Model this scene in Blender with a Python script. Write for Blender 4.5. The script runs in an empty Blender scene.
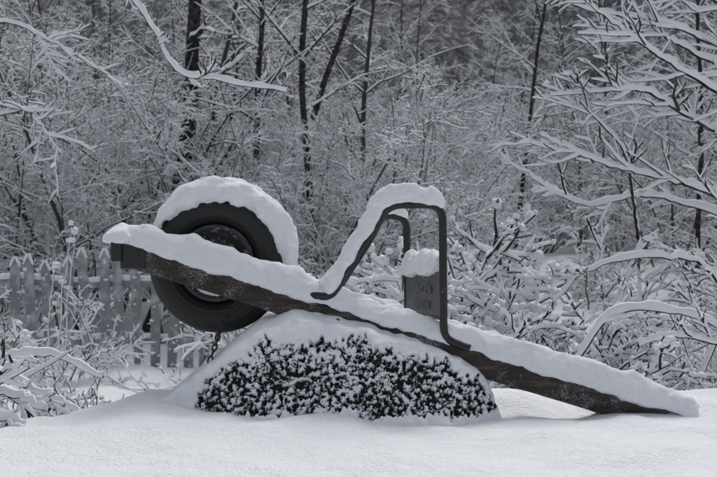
import bpy, math, random
import numpy as np
from mathutils import Vector, Matrix, noise as mn
rnd = random.Random(7)
npr = np.random.RandomState(7)
S = bpy.context.scene
COL = S.collection

# ------------------------------------------------------------ helpers
def sstep(a, b, x):
    t = min(1.0, max(0.0, (x - a) / (b - a)))
    return t * t * (3 - 2 * t)

def fbm(x, y, z=0.0, o=3):
    return mn.fractal(Vector((x, y, z)), 1.0, 2.0, o)

def new_mat(name, diffuse=False):
    m = bpy.data.materials.new(name); m.use_nodes = True
    nt = m.node_tree
    if diffuse:
        nt.nodes.remove(nt.nodes["Principled BSDF"])
        b = nt.nodes.new("ShaderNodeBsdfDiffuse")
        nt.links.new(b.outputs[0], nt.nodes["Material Output"].inputs[0])
    else: b = nt.nodes["Principled BSDF"]
    return m, nt, nt.nodes, nt.links, b

def nd(nodes, t, **kw):
    n = nodes.new(t)
    for k, v in kw.items():
        if k in n.inputs: n.inputs[k].default_value = v
        else: setattr(n, k, v)
    return n

def ramp(nodes, stops):
    r = nodes.new("ShaderNodeValToRGB")
    e = r.color_ramp.elements
    while len(e) < len(stops): e.new(0.5)
    for i, (p, c) in enumerate(stops):
        e[i].position = p
        e[i].color = (c[0], c[1], c[2], 1) if len(c) == 3 else c
    return r

SN = (0.80, 0.825, 0.86)
def snow_nodes(N, L, bs, fine=260.0, strength=0.35, dist=0.004, col=SN):
    tc = N.new("ShaderNodeTexCoord")
    n1 = nd(N, "ShaderNodeTexNoise", Scale=fine, Detail=2.0)
    n2 = nd(N, "ShaderNodeTexNoise", Scale=fine * 0.14, Detail=3.0)
    L.new(tc.outputs["Object"], n1.inputs["Vector"]); L.new(tc.outputs["Object"], n2.inputs["Vector"])
    add = nd(N, "ShaderNodeMath", operation='MULTIPLY_ADD')
    L.new(n1.outputs["Fac"], add.inputs[0]); add.inputs[1].default_value = 0.6
    L.new(n2.outputs["Fac"], add.inputs[2])
    b = nd(N, "ShaderNodeBump", Strength=strength, Distance=dist)
    L.new(add.outputs[0], b.inputs["Height"]); L.new(b.outputs[0], bs.inputs["Normal"])
    bs.inputs[0].default_value = (*col, 1)

M_SNOW, nt, N, L, B = new_mat("snow", True); snow_nodes(N, L, B, strength=.7)
M_SNOWT, nt, N, L, B = new_mat("twig_snow", True); B.inputs[0].default_value = (*SN, 1)
M_GROUND, nt, N, L, B = new_mat("ground_snow", True); snow_nodes(N, L, B, fine=130, strength=1.0, dist=0.012)
M_BARKHAZE, nt, N, L, B = new_mat("haze_lightened_bark", True); B.inputs[0].default_value = (.070, .067, .065, 1)  # far bark paled in its base colour to stand for depth haze
M_STEM, nt, N, L, B = new_mat("red_stem_bark", True); B.inputs[0].default_value = (.060, .036, .030, 1)
M_BARK, nt, N, L, B = new_mat("bark", True)
tc = N.new("ShaderNodeTexCoord"); n = nd(N, "ShaderNodeTexNoise", Scale=20.0, Detail=4.0); L.new(tc.outputs["Object"], n.inputs["Vector"])
r = ramp(N, [(0.35, (0.022, 0.021, 0.020)), (0.62, (0.07, 0.065, 0.06)), (.74, (.18, .185, .19))]); L.new(n.outputs["Fac"], r.inputs[0]); L.new(r.outputs[0], B.inputs[0])

M_WOOD, nt, N, L, B = new_mat("weathered_wood")
tc = N.new("ShaderNodeTexCoord"); mp = nd(N, "ShaderNodeMapping"); mp.inputs["Scale"].default_value = (7, 70, 70)
mp.inputs["Rotation"].default_value = (0, -.3, 0)
L.new(tc.outputs["Object"], mp.inputs[0])
n = nd(N, "ShaderNodeTexNoise", Scale=1.0, Detail=8.0, Roughness=.65); L.new(mp.outputs[0], n.inputs["Vector"])
r = ramp(N, [(0.3, (0.015, 0.012, 0.010)), (0.55, (0.042, 0.035, 0.029)), (0.75, (0.12, 0.104, 0.090))]); L.new(n.outputs["Fac"], r.inputs[0])
f = nd(N, "ShaderNodeTexNoise", Scale=240.0, Detail=3.0); L.new(tc.outputs["Object"], f.inputs["Vector"])
f2 = nd(N, "ShaderNodeTexNoise", Scale=16.0, Detail=3.0); L.new(tc.outputs["Object"], f2.inputs["Vector"])
ad = nd(N, "ShaderNodeMath", operation='MULTIPLY_ADD'); L.new(f2.outputs["Fac"], ad.inputs[0]); ad.inputs[1].default_value = .9; L.new(f.outputs["Fac"], ad.inputs[2])
fr = ramp(N, [(0.57, (0, 0, 0)), (0.66, (0.5, 0.5, 0.5))])
mu = nd(N, "ShaderNodeMath", operation='MULTIPLY'); L.new(ad.outputs[0], mu.inputs[0]); mu.inputs[1].default_value = .56; L.new(mu.outputs[0], fr.inputs[0])
mx = nd(N, "ShaderNodeMixRGB"); L.new(fr.outputs[0], mx.inputs[0]); L.new(r.outputs[0], mx.inputs[1]); mx.inputs[2].default_value = (0.4, 0.42, 0.45, 1)
L.new(mx.outputs[0], B.inputs["Base Color"]); B.inputs["Roughness"].default_value = 0.85
bp = nd(N, "ShaderNodeBump", Strength=0.9, Distance=0.005); L.new(n.outputs["Fac"], bp.inputs["Height"]); L.new(bp.outputs[0], B.inputs["Normal"])
def speck(name, base, rough, thr, sc, metal=0.0, fl=(0.6, 0.62, 0.65), w=.06):
    m, nt, N, L, B = new_mat(name)
    tc = N.new("ShaderNodeTexCoord")
    f = nd(N, "ShaderNodeTexNoise", Scale=sc, Detail=4.0); L.new(tc.outputs["Object"], f.inputs["Vector"])
    fr = ramp(N, [(thr, base), (thr + w, fl)]); L.new(f.outputs["Fac"], fr.inputs[0])
    L.new(fr.outputs[0], B.inputs["Base Color"]); B.inputs["Roughness"].default_value = rough
    B.inputs["Metallic"].default_value = metal
    bp = nd(N, "ShaderNodeBump", Strength=0.3, Distance=0.002); L.new(f.outputs["Fac"], bp.inputs["Height"]); L.new(bp.outputs[0], B.inputs["Normal"])
    return m
M_TUBE = speck("black_painted_steel", (0.010, 0.010, 0.011), 0.38, 0.70, 160)
M_RUBBER = speck("tyre_rubber", (0.009, 0.009, 0.010), 0.6, 0.64, 170, fl=(.12, .125, .13), w=.16)
M_RIM = speck("dark_rim", (0.04, 0.04, 0.042), 0.45, 0.58, 60, fl=(.3, .31, .32))
M_PLATE = speck("grey_plate", (0.075, 0.078, 0.082), 0.5, 0.66, 90)
M_LETTER = speck("letter_paint", (0.17, 0.175, 0.18), 0.6, 0.7, 90)
M_PICKET = speck("old_white_paint", (0.24, 0.25, 0.26), 0.8, 0.46, 9, fl=(0.46, 0.47, 0.49), w=.2)
M_TRAY, nt, N, L, B = new_mat("tray_paint_and_snow", True)
snow_nodes(N, L, B, strength=.7)
at = N.new("ShaderNodeAttribute"); at.attribute_name = "snowmask"
mr = ramp(N, [(0.34, (0, 0, 0)), (0.64, (1, 1, 1))]); L.new(at.outputs["Fac"], mr.inputs[0])
mx = nd(N, "ShaderNodeMixRGB"); L.new(mr.outputs[0], mx.inputs[0]); mx.inputs[1].default_value = (0.022, 0.027, 0.025, 1); mx.inputs[2].default_value = (*SN, 1)
L.new(mx.outputs[0], B.inputs[0])

def mesh_obj(name, V, F, mats, midx=None, smooth=True, parent=None, attr=None):
    me = bpy.data.meshes.new(name)
    V = np.asarray(V, dtype=np.float32)
    if isinstance(F, np.ndarray):
        k = F.shape[1]; nf = F.shape[0]
        me.vertices.add(len(V)); me.vertices.foreach_set("co", V.ravel())
        me.loops.add(nf * k); me.loops.foreach_set("vertex_index", F.astype(np.int32).ravel())
        me.polygons.add(nf); me.polygons.foreach_set("loop_start", np.arange(0, nf * k, k, dtype=np.int32))
    else:
        me.from_pydata([tuple(map(float, v)) for v in V], [], F)
    for m in mats: me.materials.append(m)
    if midx is not None: me.polygons.foreach_set("material_index", np.asarray(midx, dtype=np.int32))
    me.polygons.foreach_set("use_smooth", np.full(len(me.polygons), smooth))
    me.update(calc_edges=True)
    if attr is not None:
        a = me.attributes.new("snowmask", 'FLOAT', 'POINT'); a.data.foreach_set("value", np.asarray(attr, dtype=np.float32))
    o = bpy.data.objects.new(name, me); COL.objects.link(o)
    if parent: o.parent = parent
    return o

def empty(name, loc=(0, 0, 0)):
    e = bpy.data.objects.new(name, None); e.location = loc; e.empty_display_size = 0.2; COL.objects.link(e); return e

def grid_faces(nu, nv, wrap=False):
    i = np.arange(nu - 1)[:, None]
    jn = nv if wrap else nv - 1
    j = np.arange(jn)[None, :]
    a = i * nv + j; b = i * nv + (j + 1) % nv; c = (i + 1) * nv + (j + 1) % nv; d = (i + 1) * nv + j
    return np.stack([a, b, c, d], -1).reshape(-1, 4)

def smooth_path(pts, n):
    pts = np.array(pts, float); k = len(pts)
    P = np.vstack([2 * pts[0] - pts[1], pts, 2 * pts[-1] - pts[-2]])
    out = []
    for t in np.linspace(0, k - 1 - 1e-6, n):
        i = int(t); f = t - i
        p0, p1, p2, p3 = P[i], P[i + 1], P[i + 2], P[i + 3]
        out.append(0.5 * ((2 * p1) + (-p0 + p2) * f + (2 * p0 - 5 * p1 + 4 * p2 - p3) * f * f + (-p0 + 3 * p1 - 3 * p2 + p3) * f ** 3))
    return np.array(out)

def tube_geo(P, R, k=14, up=(0, 0, 1), sx=1.0, sy=1.0):
    P = np.array(P, float); n = len(P); R = np.broadcast_to(np.array(R, float), (n,))
    T = np.gradient(P, axis=0); T /= np.linalg.norm(T, axis=1)[:, None]
    up = np.array(up, float); U = up - (T @ up)[:, None] * T
    ln = np.linalg.norm(U, axis=1)[:, None]; U = U / np.maximum(ln, 1e-5)
    Sd = np.cross(T, U)
    a = np.linspace(0, 2 * math.pi, k, endpoint=False)
    V = P[:, None, :] + R[:, None, None] * (np.cos(a)[None, :, None] * Sd[:, None, :] * sx + np.sin(a)[None, :, None] * U[:, None, :] * sy)
    V = V.reshape(-1, 3); F = [tuple(f) for f in grid_faces(n, k, True)]
    F.append(tuple(range(k))[::-1]); F.append(tuple((n - 1) * k + i for i in range(k)))
    return V, F

def join_geo(parts):
    V = []; F = []; o = 0
    for v, f in parts:
        V.append(v); F += [tuple(i + o for i in q) for q in f]; o += len(v)
    return np.vstack(V), F

def box_geo(c, h, R=None):
    v = np.array([[sx, sy, sz] for sx in (-1, 1) for sy in (-1, 1) for sz in (-1, 1)], float) * np.array(h)
    if R is not None: v = v @ np.array(R).T
    v = v + np.array(c)
    return v, [(0, 1, 3, 2), (4, 6, 7, 5), (0, 4, 5, 1), (2, 3, 7, 6), (0, 2, 6, 4), (1, 5, 7, 3)]

# ------------------------------------------------------------ terrain
def H(x, y):
    ye = -1.0 + 1.15 * sstep(-1.45, -0.50, x) + 0.22 * sstep(-0.7, 0.2, x)
    z = -0.75 * sstep(ye, ye + 1.7, y + 0.05 * fbm(x * 2, y * 2, 5))
    z += 0.05 * max(0, y - 7.5) + 0.55 * sstep(0.2, 4.5, x) * sstep(2.5, 9, y)
    z += 0.024 * fbm(x * 1.5, y * 1.5, 1.0) + 0.018 * fbm(x * 4.5, y * 4.5, 2.0, 4)
    far = sstep(1.5, 5, abs(y) + abs(x) * 0.5)
    z += far * 0.12 * fbm(x * 0.5, y * 0.5, 3.0) + far * 0.05 * fbm(x * 2.1, y * 2.1, 4.0)
    z += 0.045 * math.exp(-((x + 0.58) / 0.20) ** 2 - ((y - 0.05) / 0.25) ** 2)
    z += 0.05 * math.exp(-((x - 0.90) / 0.16) ** 2 - ((y + 0.02) / 0.14) ** 2)
    z += 0.03 * math.exp(-((x - 0.42) / 0.12) ** 2 - ((y - 0.1) / 0.2) ** 2)
    return z
nx, ny = 360, 380
u = np.linspace(-1, 1, nx); xs = np.sinh(u * 5.2) / math.sinh(5.2) * 90
v = np.linspace(-0.72, 1, ny); ys = np.sinh(v * 5.2) / math.sinh(5.2) * 110
V = np.array([[x, y, H(x, y)] for x in xs for y in ys])
mesh_obj("snowy_ground", V, grid_faces(nx, ny), [M_GROUND]).data.flip_normals()

M_BACKDROP, nt, N, L, B = new_mat("forest_backdrop_mottle", True)  # dark forest depth put into the backdrop colour, mottled with snow tones
tc = N.new("ShaderNodeTexCoord"); mp = nd(N, "ShaderNodeMapping"); mp.inputs["Scale"].default_value = (3.2, 3.2, 1.2)
L.new(tc.outputs["Object"], mp.inputs[0])
n = nd(N, "ShaderNodeTexNoise", Scale=1.0, Detail=10.0, Roughness=0.85); L.new(mp.outputs[0], n.inputs["Vector"])
r = ramp(N, [(0.38, (0.035, 0.035, 0.036)), (0.52, (0.16, 0.163, 0.17)), (0.62, (0.5, 0.51, 0.54))]); L.new(n.outputs["Fac"], r.inputs[0])
L.new(r.outputs[0], B.inputs[0])
V = []
na, nr = 160, 30
for a in np.linspace(-1.5, 1.5, na):
    for t in np.linspace(0, 1, nr):
        R = 27 + 26 * t + 1.5 * fbm(a * 6, t * 4, 9)
        V.append([R * math.sin(a), R * math.cos(a) - 3, -1 + 26 * t ** 0.8 + 1.2 * fbm(a * 9, t * 5, 3)])
mesh_obj("forest_backdrop", np.array(V), grid_faces(na, nr), [M_BACKDROP])  # added backdrop, stands for the deep wood and keeps sky out of gaps

# ------------------------------------------------------------ branches
UPV = np.array([-0.12, -0.22, 1.0]); UPV /= np.linalg.norm(UPV)
class Buf:
    def __init__(s): s.V = []; s.F = []; s.M = []; s.n = 0
    def branch(s, P, R, hs, tap=.65, fine=False):
        n = len(P); R = R[:, None]
        T = np.gradient(P, axis=0); T /= (np.linalg.norm(T, axis=1)[:, None] + 1e-9)
        hz = np.sqrt(np.clip(1 - T[:, 2] ** 2, 0, 1))
        U = UPV - (T @ UPV)[:, None] * T; U /= (np.linalg.norm(U, axis=1)[:, None] + 1e-6)
        Sd = np.cross(T, U)
        h = (hs * (1 - tap * np.linspace(0, 1, n) ** 1.5) * (0.15 + 0.85 * hz ** 1.3) * npr.uniform(0.6, 1.3, n))[:, None]
        w = R + 0.20 * h
        if fine:
            V = np.stack([P - Sd * w, P - U * R, P + Sd * w, P + U * (R + h)], 1).reshape(-1, 3)
            k = 4; mm = [0, 0, 1, 1]
        else:
            a0 = P - Sd * w; a1 = P - Sd * R * 0.6 - U * R; a2 = P + Sd * R * 0.6 - U * R; a3 = P + Sd * w
            a4 = P + Sd * w * 0.6 + U * (0.8 * R + h); a5 = P - Sd * w * 0.6 + U * (0.8 * R + h)
            V = np.stack([a0, a1, a2, a3, a4, a5], 1).reshape(-1, 3); k = 6; mm = [0, 0, 0, 1, 1, 1]
        F = grid_faces(n, k, True) + s.n
        M = np.tile(np.array(mm), (n - 1, 1))
        M[(hz[:-1] < 0.5) & (R[:-1, 0] > 0.010)] = 0
        s.V.append(V); s.F.append(F); s.M.append(M.ravel()); s.n += len(V)
    def blob(s, c, r):
        v = ICO_V * (1 + 0.25 * npr.uniform(-1, 1, (len(ICO_V), 1))) * np.array([1, 1, 0.75]) * r * npr.uniform(0.8, 1.3, 3)
        s.V.append(v + c); q = ICO_F + s.n
        s.F.append(q); s.M.append(np.ones(len(q), int)); s.n += len(v)
    def arrays(s): return np.vstack(s.V), np.vstack(s.F), np.concatenate(s.M)
    def obj(s, name, mats, parent=None):
        V, F, M = s.arrays(); return mesh_obj(name, V, F, mats, M, True, parent)
def quadsphere(k=3):
    V = []; F = []
    for ax in range(3):
        for sg in (-1, 1):
            o = len(V)
            for i in range(k + 1):
                for j in range(k + 1):
                    p = [0, 0, 0]; p[ax] = sg; p[(ax + 1) % 3] = (-1 + 2 * i / k) * sg; p[(ax + 2) % 3] = -1 + 2 * j / k
                    V.append(np.array(p, float) / np.linalg.norm(p))
            for i in range(k):
                for j in range(k):
                    a = o + i * (k + 1) + j; F.append((a, a + k + 1, a + k + 2, a + 1))
    V = np.array(V); key = {}; mp = []; U = []
    for p in V:
        kk = tuple(np.round(p, 4))
        if kk not in key: key[kk] = len(U); U.append(p)
        mp.append(key[kk])
    return np.array(U), np.array([[mp[i] for i in f] for f in F])
ICO_V, ICO_F = quadsphere(3)

def rdir(d, ang):
    d = d / np.linalg.norm(d); a = npr.normal(size=3); a -= a @ d * d; a /= np.linalg.norm(a)
    return d * math.cos(ang) + a * math.sin(ang)

def grow(b, p, d, Ln, r, lv, c):
    n = max(3, min(14, int(Ln / c['seg'][lv]))) + 1
    st = Ln / (n - 1); P = [np.array(p, float)]; d = np.array(d, float); d /= np.linalg.norm(d)
    for i in range(n - 1):
        d = d + npr.normal(size=3) * c['wob'][lv] + np.array([0, 0, c['grav'][lv]])
        d /= np.linalg.norm(d); P.append(P[-1] + d * st)
    P = np.array(P); t = np.linspace(0, 1, n); R = np.maximum(r * (1 - 0.75 * t), c['rmin'])
    b.branch(P, R, c['snow'][lv], fine=(lv >= c.get('fine', 9)))
    if c.get('blob', 0) and lv >= c['bl']:
        for i in range(1, n):
            if npr.rand() < c['blob']: b.blob(P[i] + [0, 0, 0.01], npr.uniform(*c['br']))
    if lv < c['maxl']:
        k = npr.poisson(c['nch'][lv])
        for _ in range(k):
            tt = npr.uniform(c['t0'][lv], 0.98); i = min(n - 2, int(tt * (n - 1))); f = tt * (n - 1) - i
            q = P[i] * (1 - f) + P[i + 1] * f; dd = P[i + 1] - P[i]
            cd = rdir(dd, npr.uniform(*c['ang'])); cd[2] = cd[2] * 0.8 + c['lift']
            grow(b, q, cd, Ln * npr.uniform(*c['lr']) * (1.1 - 0.6 * tt), max(R[i] * 0.55, c['rmin']), lv + 1, c)

CF_THICK = dict(seg=[.35, .2, .13, .10], wob=[.10, .16, .20, .25], grav=[-0.03, -0.03, -0.03, -0.03], rmin=.0026, snow=[.019, .017, .015, .014],
                nch=[13, 9, 4], maxl=3, t0=[.12, .1, .1], ang=(.5, 1.15), lr=(.22, .45), lift=0.1, fine=2)
CF_TREE = dict(seg=[.5, .25, .16, .12], wob=[.05, .13, .18, .22], grav=[0.02, 0.0, -0.02, -0.03], rmin=.003, snow=[.026, .020, .016, .014],
               nch=[30, 12, 4], maxl=3, t0=[.12, .12, .1], ang=(.7, 1.3), lr=(.18, .36), lift=0.12, fine=2)
protos = []
for i in range(4):
    b = Buf()
    for k in range(6):
        a = npr.uniform(0, 6.28); sp = npr.uniform(0.1, .6)
        grow(b, [0.3 * math.cos(a) * npr.rand(), 0.3 * math.sin(a) * npr.rand(), -0.3], [math.cos(a) * sp, math.sin(a) * sp, 1], npr.uniform(3.0, 5.0), .022 * npr.uniform(.6, 1.1), 0, CF_THICK)
    protos.append(b.arrays())
tprotos = []
for i in range(3):
    b = Buf(); grow(b, [0, 0, -.3], [rnd.uniform(-.12, .12), rnd.uniform(-.12, .12), 1], rnd.uniform(6.5, 8), rnd.uniform(.035, .06), 0, CF_TREE)
    tprotos.append(b.arrays())
mats_b = [M_BARK, M_SNOWT]; mats_f = [M_BARKHAZE, M_SNOWT]
forest = empty("distant_forest")
def merged(items, name):
    Vs, Fs, Ms, o = [], [], [], 0
    for (x, y, z, s_, (V0, F0, M0)) in items:
        a = rnd.uniform(0, 6.28); ca, sa = math.cos(a) * s_, math.sin(a) * s_
        Rm = np.array([[ca, -sa, 0], [sa, ca, 0], [0, 0, s_]])
        Vs.append(V0 @ Rm.T + np.array([x, y, z])); Fs.append(F0 + o); Ms.append(M0); o += len(V0)
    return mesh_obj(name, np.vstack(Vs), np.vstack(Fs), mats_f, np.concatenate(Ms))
patches = []
for k in range(4):
    pts = []; items = []
    for i in range(10):
        for _ in range(30):
            x, y = rnd.uniform(-2.5, 2.5), rnd.uniform(-2.5, 2.5)
            if all((x - a) ** 2 + (y - c) ** 2 > 1.1 ** 2 for a, c in pts): break
        pts.append((x, y))
        items.append((x, y, 0, rnd.uniform(.75, 1.2), rnd.choice(protos if rnd.random() < .7 else tprotos)))
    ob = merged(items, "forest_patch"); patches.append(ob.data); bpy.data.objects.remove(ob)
cells = [(-6.6, 11.2), (-1.7, 11.4), (7.6, 10.5)] + [(x, 16.4) for x in (-7.4, -2.4, 2.6, 7.6)] + [(x, 21.4) for x in (-9.5, -4.5, .5, 5.5, 10.5)]
for i, (x, y) in enumerate(cells):
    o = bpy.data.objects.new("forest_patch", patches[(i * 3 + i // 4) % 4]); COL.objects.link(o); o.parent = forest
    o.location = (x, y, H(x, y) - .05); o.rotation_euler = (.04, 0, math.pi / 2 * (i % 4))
# the edge of the wood: a loose row of thickets
ed = [(-3.4, 8.6, .8), (-2.3, 8.9, .75), (-.9, 8.4, .8), (.2, 8.6, .85), (1.1, 8.9, .75), (1.6, 11.2, .9), (-.3, 7.6, .55), (.8, 7.5, .55)]
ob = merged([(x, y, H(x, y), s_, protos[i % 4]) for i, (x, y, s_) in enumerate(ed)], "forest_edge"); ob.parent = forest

def inst(me, name, x, y, s, parent, rz=None, z=None):
    o = bpy.data.objects.new(name, me); COL.objects.link(o); o.parent = parent
    o.location = (x, y, (H(x, y) if z is None else z)); o.scale = (s, s, s * rnd.uniform(.9, 1.15)); o.rotation_euler = (rnd.uniform(-.08, .08), rnd.uniform(-.08, .08), rnd.uniform(0, 6.28) if rz is None else rz)
    return o

def tree_at(name, x, y, lean, hgt, r, fork=None, low=.25):
    b = Buf(); c = dict(CF_TREE); c['nch'] = [22, 11, 4]; c['wob'] = [.045, .13, .15, .2]; c['lr'] = (.14, .26); c['t0'] = [low, .12, .1]
    grow(b, [0, 0, -.3], [lean[0], lean[1], 1], hgt, r, 0, c)
    if fork:
        c2 = dict(c); c2['nch'] = [8, 6, 3]
        grow(b, [lean[0] * fork[0], 0, fork[0]], [fork[1], 0.1, 1], hgt * .6, r * .6, 0, c2)
    o = b.obj(name, mats_b); o.location = (x, y, H(x, y)); return o
tree_at("bare_tree", -1.36, 9.6, (0.01, 0), 8, .045)
tree_at("bare_tree", -0.56, 9.2, (0.0, 0), 7.5, .055, (2.6, .3))
tree_at("bare_tree", -2.55, 10.6, (0.0, 0), 9, .13, None, .3)
tree_at("bare_tree", 2.4, 12.5, (0.03, 0), 8, .04)
tree_at("bare_tree", 4.4, 9.8, (-.06, 0), 7, .035)

# ------------------------------------------------------------ heavy snow shrubs
CF_HEAVY = dict(seg=[.10, .07, .05], wob=[.14, .2, .25], grav=[-0.09, -0.07, -0.05], rmin=.0035, snow=[.032, .030, .026],
                nch=[9, 4], maxl=2, t0=[.2, .15], ang=(.5, 1.2), lr=(.3, .5), lift=0.15, blob=.42, bl=1, br=(.007, .025))
CF_BRAM = dict(CF_HEAVY); CF_BRAM.update(snow=[.027, .022, .019], blob=.09, br=(.007, .015), nch=[7, 4], grav=[-.09, -.06, -.04])
ms = [M_STEM, M_SNOWT]
hprot = []
for i in range(4):
    b = Buf()
    for s_ in range(14):
        a = npr.uniform(0, 6.28); sp = npr.uniform(.10, .8)
        grow(b, [npr.uniform(-.25, .25), npr.uniform(-.25, .25), -.05], [math.cos(a) * sp, math.sin(a) * sp, 1], npr.uniform(.8, 1.2), .008, 0, CF_HEAVY)
    o = b.obj("hshape", mats_b); hprot.append(o.data); bpy.data.objects.remove(o)
bprot = []
for i in range(4):
    b = Buf()
    for s_ in range(10):
        a = npr.uniform(0, 6.28); sp = npr.uniform(.2, 1.2)
        grow(b, [npr.uniform(-.3, .3), npr.uniform(-.3, .3), -.05], [math.cos(a) * sp, math.sin(a) * sp, 1], npr.uniform(.7, 1.2), .006, 0, CF_BRAM)
    o = b.obj("bshape", ms); bprot.append(o.data); bpy.data.objects.remove(o)
for x, y, s in [(.30, 2.2, 1.14), (.70, 2.0, 1.16), (.95, 2.5, 1.05), (.15, 2.8, 1.12), (.6, 3.1, 1.22), (1.2, 1.9, .70), (.95, 1.4, .74), (1.5, 1.7, .55), (.45, 1.6, .98)]:
    inst(rnd.choice(hprot), "snow_laden_shrub", x, y, s, None)
for x, y, s in [(-1.45, .75, .42), (-1.15, 1.25, .5), (-1.75, 1.5, .6), (-1.25, 2.0, .6), (-1.6, 2.8, .65), (-2.3, 3.2, .8), (-.9, 1.6, .55), (-.5, 2.4, .6), (-2.9, 4.4, .8), (-1.0, 3.6, .7), (-.2, 3.4, .8), (-3.7, 5.4, 1.0), (-2.5, 5.6, .8),
                (1.45, 1.3, .6), (1.9, 2.2, .75), (1.8, 3.2, .75), (2.6, 3.4, 1.1), (2.3, 4.6, .8), (3.1, 4.4, 1.3), (4.0, 6.4, 1.3), (.0, 4.6, 1.2), (.3, 6, 1.2), (-1, 6.2, 1.2), (1.25, 1.1, .5), (5.0, 7.5, 1.7), (3.7, 5.4, 1.4), (-3.9, 8.0, 1.3), (2.6, 6.6, .7), (2.9, 8.8, 1.3), (2.0, 10.2, 1.2)]:
    inst(rnd.choice(bprot), "snowy_bramble", x, y, s, None)

def stalk(name, x, y, hgt, n, leanx=0.0):
    b = Buf()
    for i in range(n):
        sx, sy = npr.uniform(-.12, .12), npr.uniform(-.12, .12)
        z0 = H(x + sx, y + sy) - .03
        P = smooth_path([(x + sx, y + sy, z0), (x + sx + leanx * .3, y + sy, z0 + hgt * .5), (x + sx + leanx, y + sy, z0 + hgt * npr.uniform(.8, 1.05))], 12) + npr.normal(size=(12, 3)) * .008
        b.branch(P, np.linspace(.006, .0035, 12), .014)
        for k in range(3, 12):
            if npr.rand() < .5:
                dr = npr.normal(size=3) * .5; dr[2] = .6
                Q = P[k] + np.outer(np.linspace(0, npr.uniform(.04, .12), 4), dr); b.branch(Q, np.full(4, .003), .012)
                b.blob(Q[-1], npr.uniform(.010, .020))
        b.blob(P[-1], .024)
    b.obj(name, ms)
stalk("seed_stalk", .98, 2.9, 1.35, 2, .03)
stalk("seed_stalk", 1.7, 3.1, 1.0, 2, -.05)
stalk("seed_stalk", -2.05, 3.6, 1.35, 3, .08)
stalk("seed_stalk", -1.75, 2.6, .8, 3, -.08)

# ------------------------------------------------------------ overhanging limbs
CF_LIMB = dict(seg=[.15, .08, .055], wob=[.08, .12, .15], grav=[0.02, 0.0, 0.0], rmin=.0028, snow=[.022, .020, .017],
               nch=[5, 4], maxl=2, t0=[.1, .15], ang=(.4, .9), lr=(.35, .6), lift=0.10)
def limb(b, pts, r, kids, kl, c, snow=.024, fwd=.5):
    P = smooth_path(pts, 44); n = len(P); P += npr.normal(size=P.shape) * .003
    R = np.maximum(r * (1 - .8 * np.linspace(0, 1, n)), .004)
    b.branch(P, R, snow, .4)
    for _ in range(kids):
        i = npr.randint(3, n - 2); dd = P[i + 1] - P[i]; dd /= np.linalg.norm(dd)
        cd = rdir(dd, npr.uniform(.5, 1.0)); cd[1] *= fwd; cd[2] += .1
        grow(b, P[i], cd, kl * npr.uniform(.5, 1.15), R[i] * .6, 1, c)
b = Buf()
limb(b, [(2.35, 2.1, -.9), (2.3, 2.1, .2), (2.25, 2.1, 1.2), (2.15, 2.2, 2.4), (2.2, 2.3, 3.6)], .06, 6, .8, CF_LIMB, .03)
for pts, r, kd, kl in [
    ([(2.3, 2.1, .85), (1.85, 2.1, 1.03), (1.63, 2.05, 1.13), (1.43, 2.0, 1.23), (1.22, 2.0, 1.23), (.96, 2.0, 1.21)], .014, 14, .34),
    ([(2.3, 2.1, 1.0), (1.75, 2.0, 1.25), (1.5, 2.0, 1.4), (1.28, 2.0, 1.56), (1.05, 2.0, 1.75)], .014, 14, .36),
    ([(2.25, 2.1, 1.2), (1.7, 2.2, 1.48), (1.48, 2.2, 1.63), (1.3, 2.2, 1.85)], .012, 11, .36),
    ([(2.2, 2.1, 1.3), (1.85, 2.2, 1.5), (1.55, 2.2, 1.62), (1.2, 2.2, 1.68), (.95, 2.2, 1.78)], .011, 11, .32),
    ([(2.3, 2.1, .55), (1.7, 2.0, .74), (1.5, 2.0, .80), (1.23, 2.0, .87), (1.03, 2.0, .95), (.9, 2.0, 1.02)], .012, 10, .30),
    ([(2.3, 2.1, .45), (1.75, 2.2, .66), (1.45, 2.2, .72), (1.2, 2.2, .67), (.98, 2.2, .76), (.85, 2.2, .86)], .010, 8, .28),
    ([(2.0, 1.7, -.1), (1.84, 1.7, .25), (1.75, 1.7, .5), (1.66, 1.7, .74)], .018, 4, .3),
    ([(1.5, 2.4, -.6), (1.48, 2.3, .35), (1.42, 2.2, .7), (1.34, 2.1, .95), (1.1, 2.0, 1.18)], .011, 10, .34),
    ([(2.2, 2.1, 1.6), (1.9, 2.3, 1.75), (1.6, 2.3, 1.9), (1.2, 2.4, 2.0)], .013, 9, .36)]:
    limb(b, pts, r, kd, kl, CF_LIMB, .030)
b.obj("snow_laden_tree", mats_b)
b = Buf()
limb(b, [(-2.75, 1.9, -.9), (-2.7, 1.9, .6), (-2.6, 1.9, 1.8), (-2.5, 1.9, 2.6), (-2.4, 1.9, 3.4)], .07, 5, .8, CF_LIMB, .03)
limb(b, [(-2.6, 1.9, 1.9), (-2.1, 1.7, 2.25), (-1.6, 1.6, 2.15), (-1.15, 1.6, 1.75), (-1.05, 1.6, 1.62), (-.93, 1.6, 1.45), (-.82, 1.6, 1.26), (-.63, 1.6, 1.22), (-.33, 1.6, 1.17)], .012, 11, .22, CF_LIMB, .032)
for pts in [[(-2.7, 1.9, .9), (-2.0, 2.9, 1.25), (-1.9, 2.9, 1.2), (-1.75, 2.9, 1.0)], [(-2.6, 1.9, 1.5), (-2.1, 2.8, 1.75), (-1.8, 2.8, 1.65), (-1.45, 2.8, 1.45)]]:
    limb(b, pts, .009, 8, .3, CF_LIMB, .020)
b.obj("overhanging_tree", mats_b)

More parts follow.
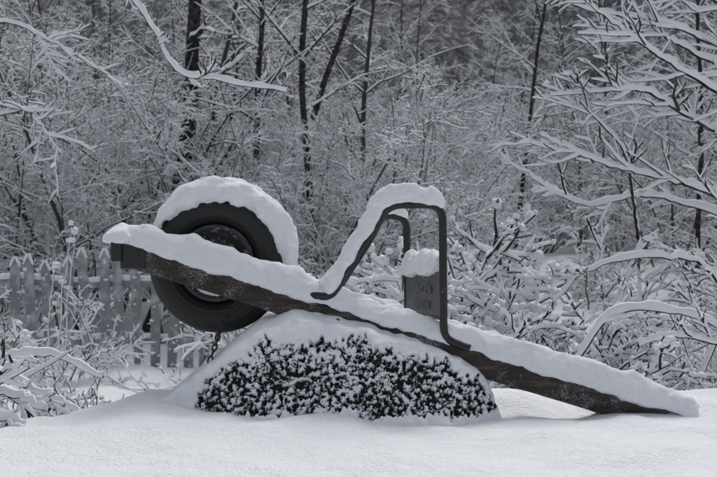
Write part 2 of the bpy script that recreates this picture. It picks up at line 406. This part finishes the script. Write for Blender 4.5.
def canes(name, specs):
    b = Buf()
    for pts in specs:
        P = smooth_path(pts, 30); P += npr.normal(size=P.shape) * .003
        b.branch(P, np.linspace(.0085, .004, 30), .026, .3)
        for _ in range(5):
            i = npr.randint(5, 27); dd = P[i + 1] - P[i]; cd = rdir(dd, npr.uniform(.5, 1.0)); cd[2] += .1
            grow(b, P[i], cd, npr.uniform(.08, .20), .004, 1, CF_LIMB)
    b.obj(name, ms)
canes("snow_bent_canes", [[(-1.75, .3, -.30), (-1.4, .2, .07), (-1.15, .15, .09), (-.95, .1, .02), (-.84, .1, -.04)],
                          [(-1.7, .2, -.3), (-1.35, .1, -.02), (-1.1, .05, .04), (-.90, 0, .0)],
                          [(-1.6, .5, -.4), (-1.3, .5, .02), (-1.1, .5, .10), (-.88, .5, .02)],
                          [(-1.45, -.1, -.2), (-1.2, -.15, .06), (-1.0, -.15, .07), (-.86, -.15, .015)],
                          [(-1.35, -.25, -.12), (-1.1, -.25, .02), (-.95, -.25, .015), (-.88, -.25, -.02)]])
canes("snow_bent_canes", [[(.75, 1.0, -.2), (.95, .9, .18), (1.2, .85, .22), (1.45, .8, .12), (1.6, .8, .0)],
                          [(1.7, .9, -.3), (1.45, .85, .05), (1.2, .8, .13), (1.05, .8, .10)],
                          [(.9, 1.6, -.4), (1.15, 1.5, .2), (1.25, 1.5, .45), (1.3, 1.5, .5)],
                          [(1.8, 1.6, -.4), (1.6, 1.5, .3), (1.3, 1.4, .42), (1.0, 1.4, .36), (.85, 1.4, .22)],
                          [(1.3, 1.2, -.4), (1.5, 1.1, .15), (1.75, 1.0, .2), (2.0, 1.0, .05)],
                          [(1.25, 2.0, -.4), (1.22, 2.0, .2), (1.2, 2.0, .5)]])

# ------------------------------------------------------------ picket fence
fence = empty("picket_fence")
parts = []; caps = Buf()
x = -4.6
while x < -1.1:
    y = 6.9 + 0.05 * (x + 2.5)
    g = H(x, y); hgt = 1.10 + rnd.uniform(-.07, .07) + .05 * math.sin(x * 2); w = .046
    if rnd.random() < .95:
        ln = rnd.uniform(-.06, .06)
        z0 = g - .1; z1 = g + hgt - .10; z2 = g + hgt
        v = np.array([[-w, -.01, z0], [w, -.01, z0], [w, -.01, z1], [0, -.01, z2], [-w, -.01, z1], [-w, .012, z0], [w, .012, z0], [w, .012, z1], [0, .012, z2], [-w, .012, z1]])
        v[:, 0] += x + (v[:, 2] - g) * ln; v[:, 1] += y
        parts.append((v, [(0, 1, 2, 3, 4), (9, 8, 7, 6, 5), (0, 5, 6, 1), (1, 6, 7, 2), (2, 7, 8, 3), (3, 8, 9, 4), (4, 9, 5, 0)]))
        for sg in (-1, 1):
            Pc = np.array([[x + hgt * ln, y, z2 - .002], [x + hgt * ln + sg * w * .6, y, z2 - .06], [x + hgt * ln + sg * w, y, z2 - .105]])
            caps.branch(Pc, np.full(3, .010), .03)
        for _ in range(7):
            hz_ = rnd.uniform(.0, 1) * hgt * .9
            caps.blob(np.array([x + hz_ * ln + rnd.uniform(-w, w) * .9, y - .012, g + hz_]), rnd.uniform(.008, .022))
    x += .165 + rnd.uniform(-.02, .02)
V, F = join_geo(parts); mesh_obj("pickets", V, F, [M_PICKET], None, False, fence)
parts = []
for zz in (.25, .82):
    P = np.array([[x, 6.94 + .05 * (x + 2.5), H(x, 6.94) * .5 - .38 + zz] for x in np.linspace(-4.7, -1.1, 12)])
    parts.append(tube_geo(P, .04, 4, sx=.5))
    caps.branch(P + [0, .0, .03], np.full(12, .015), .03, 0)
V, F = join_geo(parts); mesh_obj("rails", V, F, [M_PICKET], None, False, fence)
caps.obj("snow_caps", [M_SNOWT, M_SNOWT], fence)

# ------------------------------------------------------------ WHEELBARROW (upside down)
wb = empty("overturned_wheelbarrow")
snow_parts = []
def beam(name, A, Bp, hh=.034, hw=.022):
    A = np.array(A); Bp = np.array(Bp); n = 60
    P = A[None] * (1 - np.linspace(0, 1, n)[:, None]) + Bp[None] * np.linspace(0, 1, n)[:, None]
    T = (Bp - A) / np.linalg.norm(Bp - A); U = np.array([0, 0, 1]) - T[2] * T; U /= np.linalg.norm(U); Sd = np.cross(T, U)
    prof = []
    for (sx, sy) in [(-1, -1), (1, -1), (1, 1), (-1, 1)]:
        for (dx, dy) in ([(0, .2), (.2, 0)] if sx * sy > 0 else [(.2, 0), (0, .2)]):
            prof.append((sx * (1 - dx) * hw, sy * (1 - dy * .7) * hh))
    V = []
    for i, p in enumerate(P):
        s = 1 if i < n - 18 else 1 - .008 * (i - n + 18)
        for j, (a, c) in enumerate(prof):
            w_ = 1 + .06 * fbm(i * .3, j * 1.7, 4, 2)
            V.append(p + Sd * a * s * w_ + U * c * s * w_)
    F = [tuple(f) for f in grid_faces(n, 8, True)] + [tuple(range(8))[::-1], tuple((n - 1) * 8 + k for k in range(8))]
    return mesh_obj(name, np.array(V), F, [M_WOOD], None, False, wb), P, U
NA, NB = (-.690, .05, .452), (.86, -.12, -.015)
FA, FB = (-.75, .25, .452), (.72, .50, .0)
_, PN, UN = beam("handle_beam_near", NA, NB)
_, PF, UF = beam("handle_beam_far", FA, FB)
def snow_strip(P, U, off, rw, rh, k=18, seed=0, taper=True, low=.35, vary=.25):
    P = np.array(P); n = len(P)
    amp = np.array([1 + vary * fbm(i * .35, seed, 0, 2) for i in range(n)])
    if taper:
        e = np.minimum(np.arange(n), np.arange(n)[::-1]); amp *= np.clip(.55 + e * .16, 0, 1)
    rh = np.broadcast_to(np.array(rh, float), (n,)) * amp
    rw = np.broadcast_to(np.array(rw, float), (n,)) * (.7 + .3 * amp)
    T = np.gradient(P, axis=0); T /= np.linalg.norm(T, axis=1)[:, None]
    Uv = np.array([U] * n) if np.ndim(U) == 1 else U
    Sd = np.cross(T, Uv)
    a = np.linspace(0, 2 * math.pi, k, endpoint=False); ca, sa = np.cos(a), np.sin(a)
    sa = np.where(sa < 0, sa * low, sa)
    C = P + Uv * off
    V = C[:, None] + (rw[:, None] * ca)[:, :, None] * Sd[:, None] + (rh[:, None] * sa)[:, :, None] * Uv[:, None]
    F = [tuple(f) for f in grid_faces(n, k, True)] + [tuple(range(k))[::-1], tuple((n - 1) * k + i for i in range(k))]
    snow_parts.append((V.reshape(-1, 3), F))
def lin(A, Bp, n):
    t = np.linspace(0, 1, n)[:, None]; return np.array(A) * (1 - t) + np.array(Bp) * t
dN = (np.array(NB) - np.array(NA)); dF = np.array(FB) - np.array(FA)
rhN = np.interp(np.linspace(0, 1, 60), [0, .08, .3, .42, .5, .56, .65, .8, 1.02], [.068, .075, .070, .060, .048, .048, .066, .074, .060])
snow_strip(lin(np.array(NA) - dN * .015, np.array(NB) + dN * .05, 60), UN, .036, .034, rhN, seed=1, low=.12)
snow_strip(lin(np.array(FA) - dF * .015, np.array(FB) + dF * .04, 50), UF, .036, .036, .060, seed=5, low=.12)
parts = [box_geo((-.715, .15, .462), (.016, .145, .03)), box_geo((-.668, .022, .448), (.038, .005, .038)), box_geo((-.445, .14, .432), (.012, .13, .010))]
V, F = join_geo(parts); o = mesh_obj("nose_brace", V, F, [M_TUBE], None, False, wb)
bm = o.modifiers.new("bev", 'BEVEL'); bm.width = .004; bm.segments = 2
snow_strip(lin((-.712, -.0, .494), (-.722, .28, .494), 14), np.array([0, 0, 1.]), 0, .045, .048, seed=9, low=.15)
def bolt(c, r, l):
    P = np.array(c) + np.array([[0, 0, 0], [0, -l, 0]]); return tube_geo(P, r, 6, up=(0, 0, 1))
parts = [bolt((-.43, .0, .378), .011, .012), bolt((-.40, -.003, .364), .007, .01), bolt((-.66, .025, .455), .012, .012), bolt((-.06, -.045, .262), .008, .014), bolt((.26, -.08, .168), .008, .012)]
parts += [tube_geo(np.array([[-.432, -.0, .428], [-.432, .28, .428]]), .009, 12), box_geo((-.432, .012, .40), (.016, .006, .04))]
V, F = join_geo(parts); mesh_obj("axle_and_bolts", V, F, [M_TUBE], None, False, wb)
WC = np.array([-.434, .145, .425])
def lathe(prof, c, n=96, yaw=-.10):
    V = []
    cy, sy = math.cos(yaw), math.sin(yaw)
    for a in np.linspace(0, 2 * math.pi, n, endpoint=False):
        for r_, y_ in prof:
            x, y, z = r_ * math.cos(a), y_, r_ * math.sin(a)
            V.append([c[0] + x * cy - y * sy, c[1] + x * sy + y * cy, c[2] + z])
    k = len(prof); F = []
    for i in range(n):
        for j in range(k - 1):
            F.append((i * k + j, i * k + j + 1, ((i + 1) % n) * k + j + 1, ((i + 1) % n) * k + j))
    return np.array(V), F
tp = []
for a in np.linspace(-2.75, 2.75, 90):
    rr = .164 + .052 * math.cos(a) * (1.0 if abs(math.cos(a)) < .7 else .985); yy = .049 * math.sin(a)
    if abs(a) < .95 and (int((a + 3.14) / .16) % 2 == 0): rr -= .0045
    if abs(abs(a) - 1.25) < .06: rr += .004
    if abs(abs(a) - 2.0) < .06: yy *= 1.07
    tp.append((rr, yy))
V, F = lathe(tp, WC, 144)
mesh_obj("tyre", V, F, [M_RUBBER], None, True, wb)
rp = [(.018, -.050), (.018, -.028), (.035, -.022), (.060, -.006), (.085, -.012), (.098, -.030), (.108, -.040), (.118, -.040), (.118, -.034), (.104, -.02), (.104, .02), (.114, .036), (.10, .034), (.06, .008), (.018, .03), (.018, .05)]
V, F = lathe(rp, WC, 72); mesh_obj("rim", V, F, [M_RIM], None, True, wb)
parts = []
for k in range(5):
    a = k * 1.2566 + .3; parts.append(bolt(WC + np.array([math.cos(a) * .045, -.022, math.sin(a) * .045]), .007, .008))
V, F = join_geo(parts); mesh_obj("rim_bolts", V, F, [M_TUBE], None, False, wb)
n = 70; A = np.linspace(-.10, 2.75, n)
C = np.array([WC + np.array([math.cos(a) * .212, -.004, math.sin(a) * .212]) for a in A])
Uo = np.array([[math.cos(a), 0, math.sin(a)] for a in A])
rh = np.interp(A, [-.10, .15, .6, 1.2, 1.7, 2.2, 2.6, 2.75], [.022, .045, .050, .056, .052, .044, .026, .012])
rw = np.interp(A, [-.10, .15, 1.2, 2.2, 2.75], [.030, .058, .066, .060, .02])
V = []; k = 26
for i in range(n):
    for a in np.linspace(0, 2 * math.pi, k, endpoint=False):
        s = math.sin(a); ss = s if s > 0 else s * (.75 + .45 * fbm(A[i] * 7, 3, 1, 3))
        w_ = 1 + .18 * fbm(A[i] * 4, math.cos(a) * 2, 3, 2)
        V.append(C[i] + Uo[i] * (rh[i] * ss * w_) + np.array([0, rw[i] * math.cos(a) * w_, 0]))
F = [tuple(f) for f in grid_faces(n, k, True)] + [tuple(range(k))[::-1], tuple((n - 1) * k + i for i in range(k))]
snow_parts.append((np.array(V), F))
A = np.linspace(3.45, 5.85, 40)
P = np.array([WC + np.array([math.cos(a) * .092, -.024, math.sin(a) * .092]) for a in A])
Uo = np.array([[-math.cos(a), 0, -math.sin(a)] for a in A])
snow_strip(P, Uo, 0, .013, .030, k=10, seed=77, vary=.6)

def leg(name, far):
    pts = [(-.150, .342), (-.118, .334), (-.090, .333), (-.068, .350), (-.02, .425), (.035, .508), (.066, .560), (.082, .583), (.112, .596), (.15, .597), (.195, .597), (.222, .590), (.238, .568), (.241, .52), (.242, .42), (.243, .31), (.244, .245), (.252, .218), (.275, .202), (.318, .186)]
    P2 = []
    for x_, z_ in pts:
        yb = .05 - .17 * (x_ + .69) / 1.55
        if far: P2.append([x_ - .005 - .078 * sstep(.05, .20, x_), .31 + .15 * (x_ - .15), z_ - .024])
        else: P2.append([x_, yb - .028, z_])
    P = smooth_path(P2, 110); V, F = tube_geo(P, .0115, 14, up=(0, 1, 0))
    mesh_obj(name, V, F, [M_TUBE], None, True, wb)
    return P
LP = leg("leg_tube_near", False)
LF = leg("leg_tube_far", True)
def leg_snow(P, seed, sc):
    T = np.gradient(P, axis=0); T /= np.linalg.norm(T, axis=1)[:, None]
    sel = [i for i in range(12, len(P)) if P[i][2] > .30 and T[i][2] > -.85 and i < 78]
    Q = P[sel]; TT = T[sel]
    U = np.array([-.10, 0, 1.0])[None] - (TT @ np.array([-.10, 0, 1.0]))[:, None] * TT; U /= np.linalg.norm(U, axis=1)[:, None]
    n = len(Q); s = np.linspace(0, 1, n)
    rh = np.interp(s, [0, .1, .3, .55, .72, .9, 1], [.030, .042, .044, .048, .052, .044, .012]) * sc
    rw = np.interp(s, [0, .1, .5, .9, 1], [.016, .021, .023, .022, .012]) * sc
    snow_strip(Q, U, .008, rw, rh, seed=seed, taper=False, low=.15)
leg_snow(LP, 21, 1.0); leg_snow(LF, 31, .8)
q0 = np.array([.243, -.075, 0]); q1 = np.array([.158, .32, -.02])
dv = q1 - q0
V = []; th = np.array([.004, .001, 0])
for p in (q0 + dv * .02, q1 - dv * .02):
    for z_ in (.272, .400):
        for s_ in (-1, 1): V.append(p + th * s_ + np.array([0, 0, z_]))
F = [(0, 1, 3, 2), (4, 6, 7, 5), (0, 4, 5, 1), (2, 3, 7, 6), (0, 2, 6, 4), (1, 5, 7, 3)]
parts = [(np.array(V), F)]
for z_ in (.272, .400): parts.append(tube_geo(np.array([q0 + [-.004, 0, z_], q1 + [-.004, 0, z_]]), .006, 8))
V, F = join_geo(parts); mesh_obj("brace_plate", V, F, [M_PLATE], None, False, wb)
snow_strip(lin(q0 + [-.005, .02, .406], q1 + [-.005, -.02, .406], 20), np.array([0, 0, 1.]), 0, .030, .066, seed=41, low=.15)
for li, (txt, zz, sz) in enumerate([("GARDEN", .350, .052), ("BARROW", .305, .042)]):
    cu = bpy.data.curves.new("lettering", 'FONT'); cu.body = txt; cu.size = sz; cu.extrude = .0012; cu.align_x = 'CENTER'
    to = bpy.data.objects.new("tmp", cu); COL.objects.link(to)
    bpy.context.view_layer.update()
    me = bpy.data.meshes.new_from_object(to.evaluated_get(bpy.context.evaluated_depsgraph_get())); bpy.data.objects.remove(to)
    me.materials.clear(); me.materials.append(M_LETTER)
    o = bpy.data.objects.new("lettering", me); COL.objects.link(o); o.parent = wb
    ex = -(Vector(dv).normalized()); ez = Vector((0, 0, 1)); ny_ = ex.cross(ez)
    R = Matrix((ex, ez, ex.cross(ez))).transposed().to_4x4()
    c = Vector((q0 + q1) / 2) + ny_ * .0065; R.translation = (c.x, c.y, zz - .02)
    o.matrix_world = R
parts = []
cp = smooth_path([(-.345, .0, .335), (-.375, -.015, .285), (-.40, -.03, .245), (-.412, -.04, .20), (-.435, -.05, .13)], 17)
for i, p in enumerate(cp):
    t = cp[min(i + 1, 16)] - cp[max(i - 1, 0)]; t /= np.linalg.norm(t)
    s_ = np.cross(t, [0, 1, 0]) if i % 2 else np.array([0, 1., 0])
    s_ = s_ / np.linalg.norm(s_)
    ring = np.array([p + t * .0115 * math.cos(a) + s_ * .0065 * math.sin(a) for a in np.linspace(0, 2 * math.pi, 13)])
    parts.append(tube_geo(ring, .0026, 6, up=np.cross(t, s_)))
V, F = join_geo(parts); mesh_obj("chain", V, F, [M_TUBE], None, True, wb)

tx = [-.66, -.60, -.543, -.457, -.356, -.278, -.197, -.11, -.024, .09, .206, .29, .336, .362, .385, .410]
tz = [-.04, .010, .050, .120, .205, .256, .284, .284, .268, .238, .202, .166, .138, .105, .055, -.04]
bx = [-.50, -.46, -.40, -.32, -.165, 0, .17, .31, .345, .385]
bz = [-.05, .03, .125, .175, .205, .198, .165, .120, .095, .045]
nu_, nv_ = 660, 360
V = np.zeros((nu_ * nv_, 3)); AT = np.zeros(nu_ * nv_)
us = np.linspace(-.66, .410, nu_)
vv = np.concatenate([np.linspace(0, .5, 250, endpoint=False), np.linspace(.5, 1, 110)])
idx = 0
for x in us:
    Tz = np.interp(x, tx, tz) + .012 * fbm(x * 9, 2, 2); Bz = np.interp(x, bx, bz)
    cr = sstep(-.66, -.36, x) * (1 - .62 * sstep(.24, .410, x)); foot = -.045 - .130 * cr; back = .30 + .22 * cr
    top = -.030 - .02 * cr
    for v_ in vv:
        if v_ < .40:
            f = v_ / .40; y = foot + (top - .045 - foot) * f; z = -.05 + (Tz * .72 + .05) * f
        elif v_ < .62:
            f = (v_ - .40) / .22; a = f * math.pi / 2; y = (top - .045) + .12 * (1 - math.cos(a)); z = Tz * (.72 + .28 * math.sin(a))
        elif v_ < .8:
            f = (v_ - .62) / .18; y = top + .075 + (back - .12 - top - .075) * f; z = Tz
        else:
            f = (v_ - .8) / .2; y = back - .12 + .12 * f; z = Tz + (-.05 - Tz) * f * f
        cl = mn.noise(Vector((x * 82, y * 35 + 3, z * 82))) + .70 * mn.noise(Vector((x * 180, y * 60, z * 180 + 7))) + .35 * mn.noise(Vector((x * 380, 0, z * 380))) + .45 * mn.noise(Vector((x * 15, 0, z * 15)))
        m = .5 + .8 * (cl - .05)
        lim = Bz + .045 * mn.noise(Vector((x * 18, 1.7, 0))) + .030 * mn.noise(Vector((x * 70, z * 60, 4)))
        cov = sstep(lim - .014, lim + .014, z) if y < .3 else sstep(.02, .06, z)
        lowz = .002 + .04 * mn.noise(Vector((x * 17, 9, 2))) + .02 * mn.noise(Vector((x * 80, 9, 2)))
        if z < .06 and y < .1: cov = max(cov, 1 - sstep(lowz - .006, lowz + .008, z))
        m = max(m, cov); m = min(1, max(0, m))
        ht = .013 * sstep(.38, .75, m) + cov * .012 + .010 * mn.noise(Vector((x * 14, y * 14, z * 14))) + .007 * mn.noise(Vector((x * 40, y * 40, z * 40)))
        V[idx] = (x, y - ht * (1 if v_ < .5 else .3), z + ht * .4); AT[idx] = m; idx += 1
mesh_obj("tray", V, grid_faces(nu_, nv_), [M_TRAY], None, True, wb, AT)

V, F = join_geo(snow_parts)
o = mesh_obj("snow_cover", V, F, [M_SNOW], None, True, wb)
m = o.modifiers.new("rm", 'REMESH'); m.mode = 'VOXEL'; m.voxel_size = .0042; m.use_smooth_shade = True
m = o.modifiers.new("sm", 'SMOOTH'); m.iterations = 4; m.factor = .5
tex = bpy.data.textures.new("lump", 'CLOUDS'); tex.noise_scale = .05; tex.noise_depth = 4
m = o.modifiers.new("dp", 'DISPLACE'); m.texture = tex; m.strength = .022; m.mid_level = .5; m.texture_coords = 'LOCAL'
tex = bpy.data.textures.new("lump_large", 'CLOUDS'); tex.noise_scale = .13; tex.noise_depth = 1
m = o.modifiers.new("dp2", 'DISPLACE'); m.texture = tex; m.strength = .020; m.mid_level = .5; m.texture_coords = 'LOCAL'

# ------------------------------------------------------------ camera, light
cam = bpy.data.cameras.new("camera"); co = bpy.data.objects.new("camera", cam); COL.objects.link(co)
co.location = (0, -2.9, .5); co.rotation_euler = (math.radians(90), 0, 0)
cam.lens = 49.5; cam.sensor_width = 36; cam.clip_end = 500; cam.clip_start = .05
cam.dof.use_dof = True; cam.dof.focus_distance = 2.9; cam.dof.aperture_fstop = 9
S.camera = co
W = bpy.data.worlds.new("World"); S.world = W; W.use_nodes = True
N = W.node_tree.nodes; L = W.node_tree.links
sky = N.new("ShaderNodeTexSky"); sky.sky_type = 'NISHITA'; sky.sun_disc = False
el, az = 62, 20
sky.sun_elevation = math.radians(el); sky.sun_rotation = math.radians(az); sky.dust_density = 5; sky.air_density = 1.0
hs = nd(N, "ShaderNodeHueSaturation", Saturation=0.36); L.new(sky.outputs[0], hs.inputs["Color"])
L.new(hs.outputs[0], N["Background"].inputs[0]); N["Background"].inputs[1].default_value = .128
sl = bpy.data.lights.new("sun", 'SUN'); sl.energy = .6; sl.angle = math.radians(40); sl.color = (1, .98, .95)
so = bpy.data.objects.new("sun", sl); COL.objects.link(so)
d = Vector((math.sin(math.radians(az)) * math.cos(math.radians(el)), math.cos(math.radians(az)) * math.cos(math.radians(el)), math.sin(math.radians(el))))
so.rotation_euler = d.to_track_quat('Z', 'Y').to_euler()
S.view_settings.view_transform = 'Standard'; S.view_settings.look = 'None'; S.view_settings.exposure = 0
print("polys", sum(len(m.polygons) for m in bpy.data.meshes))
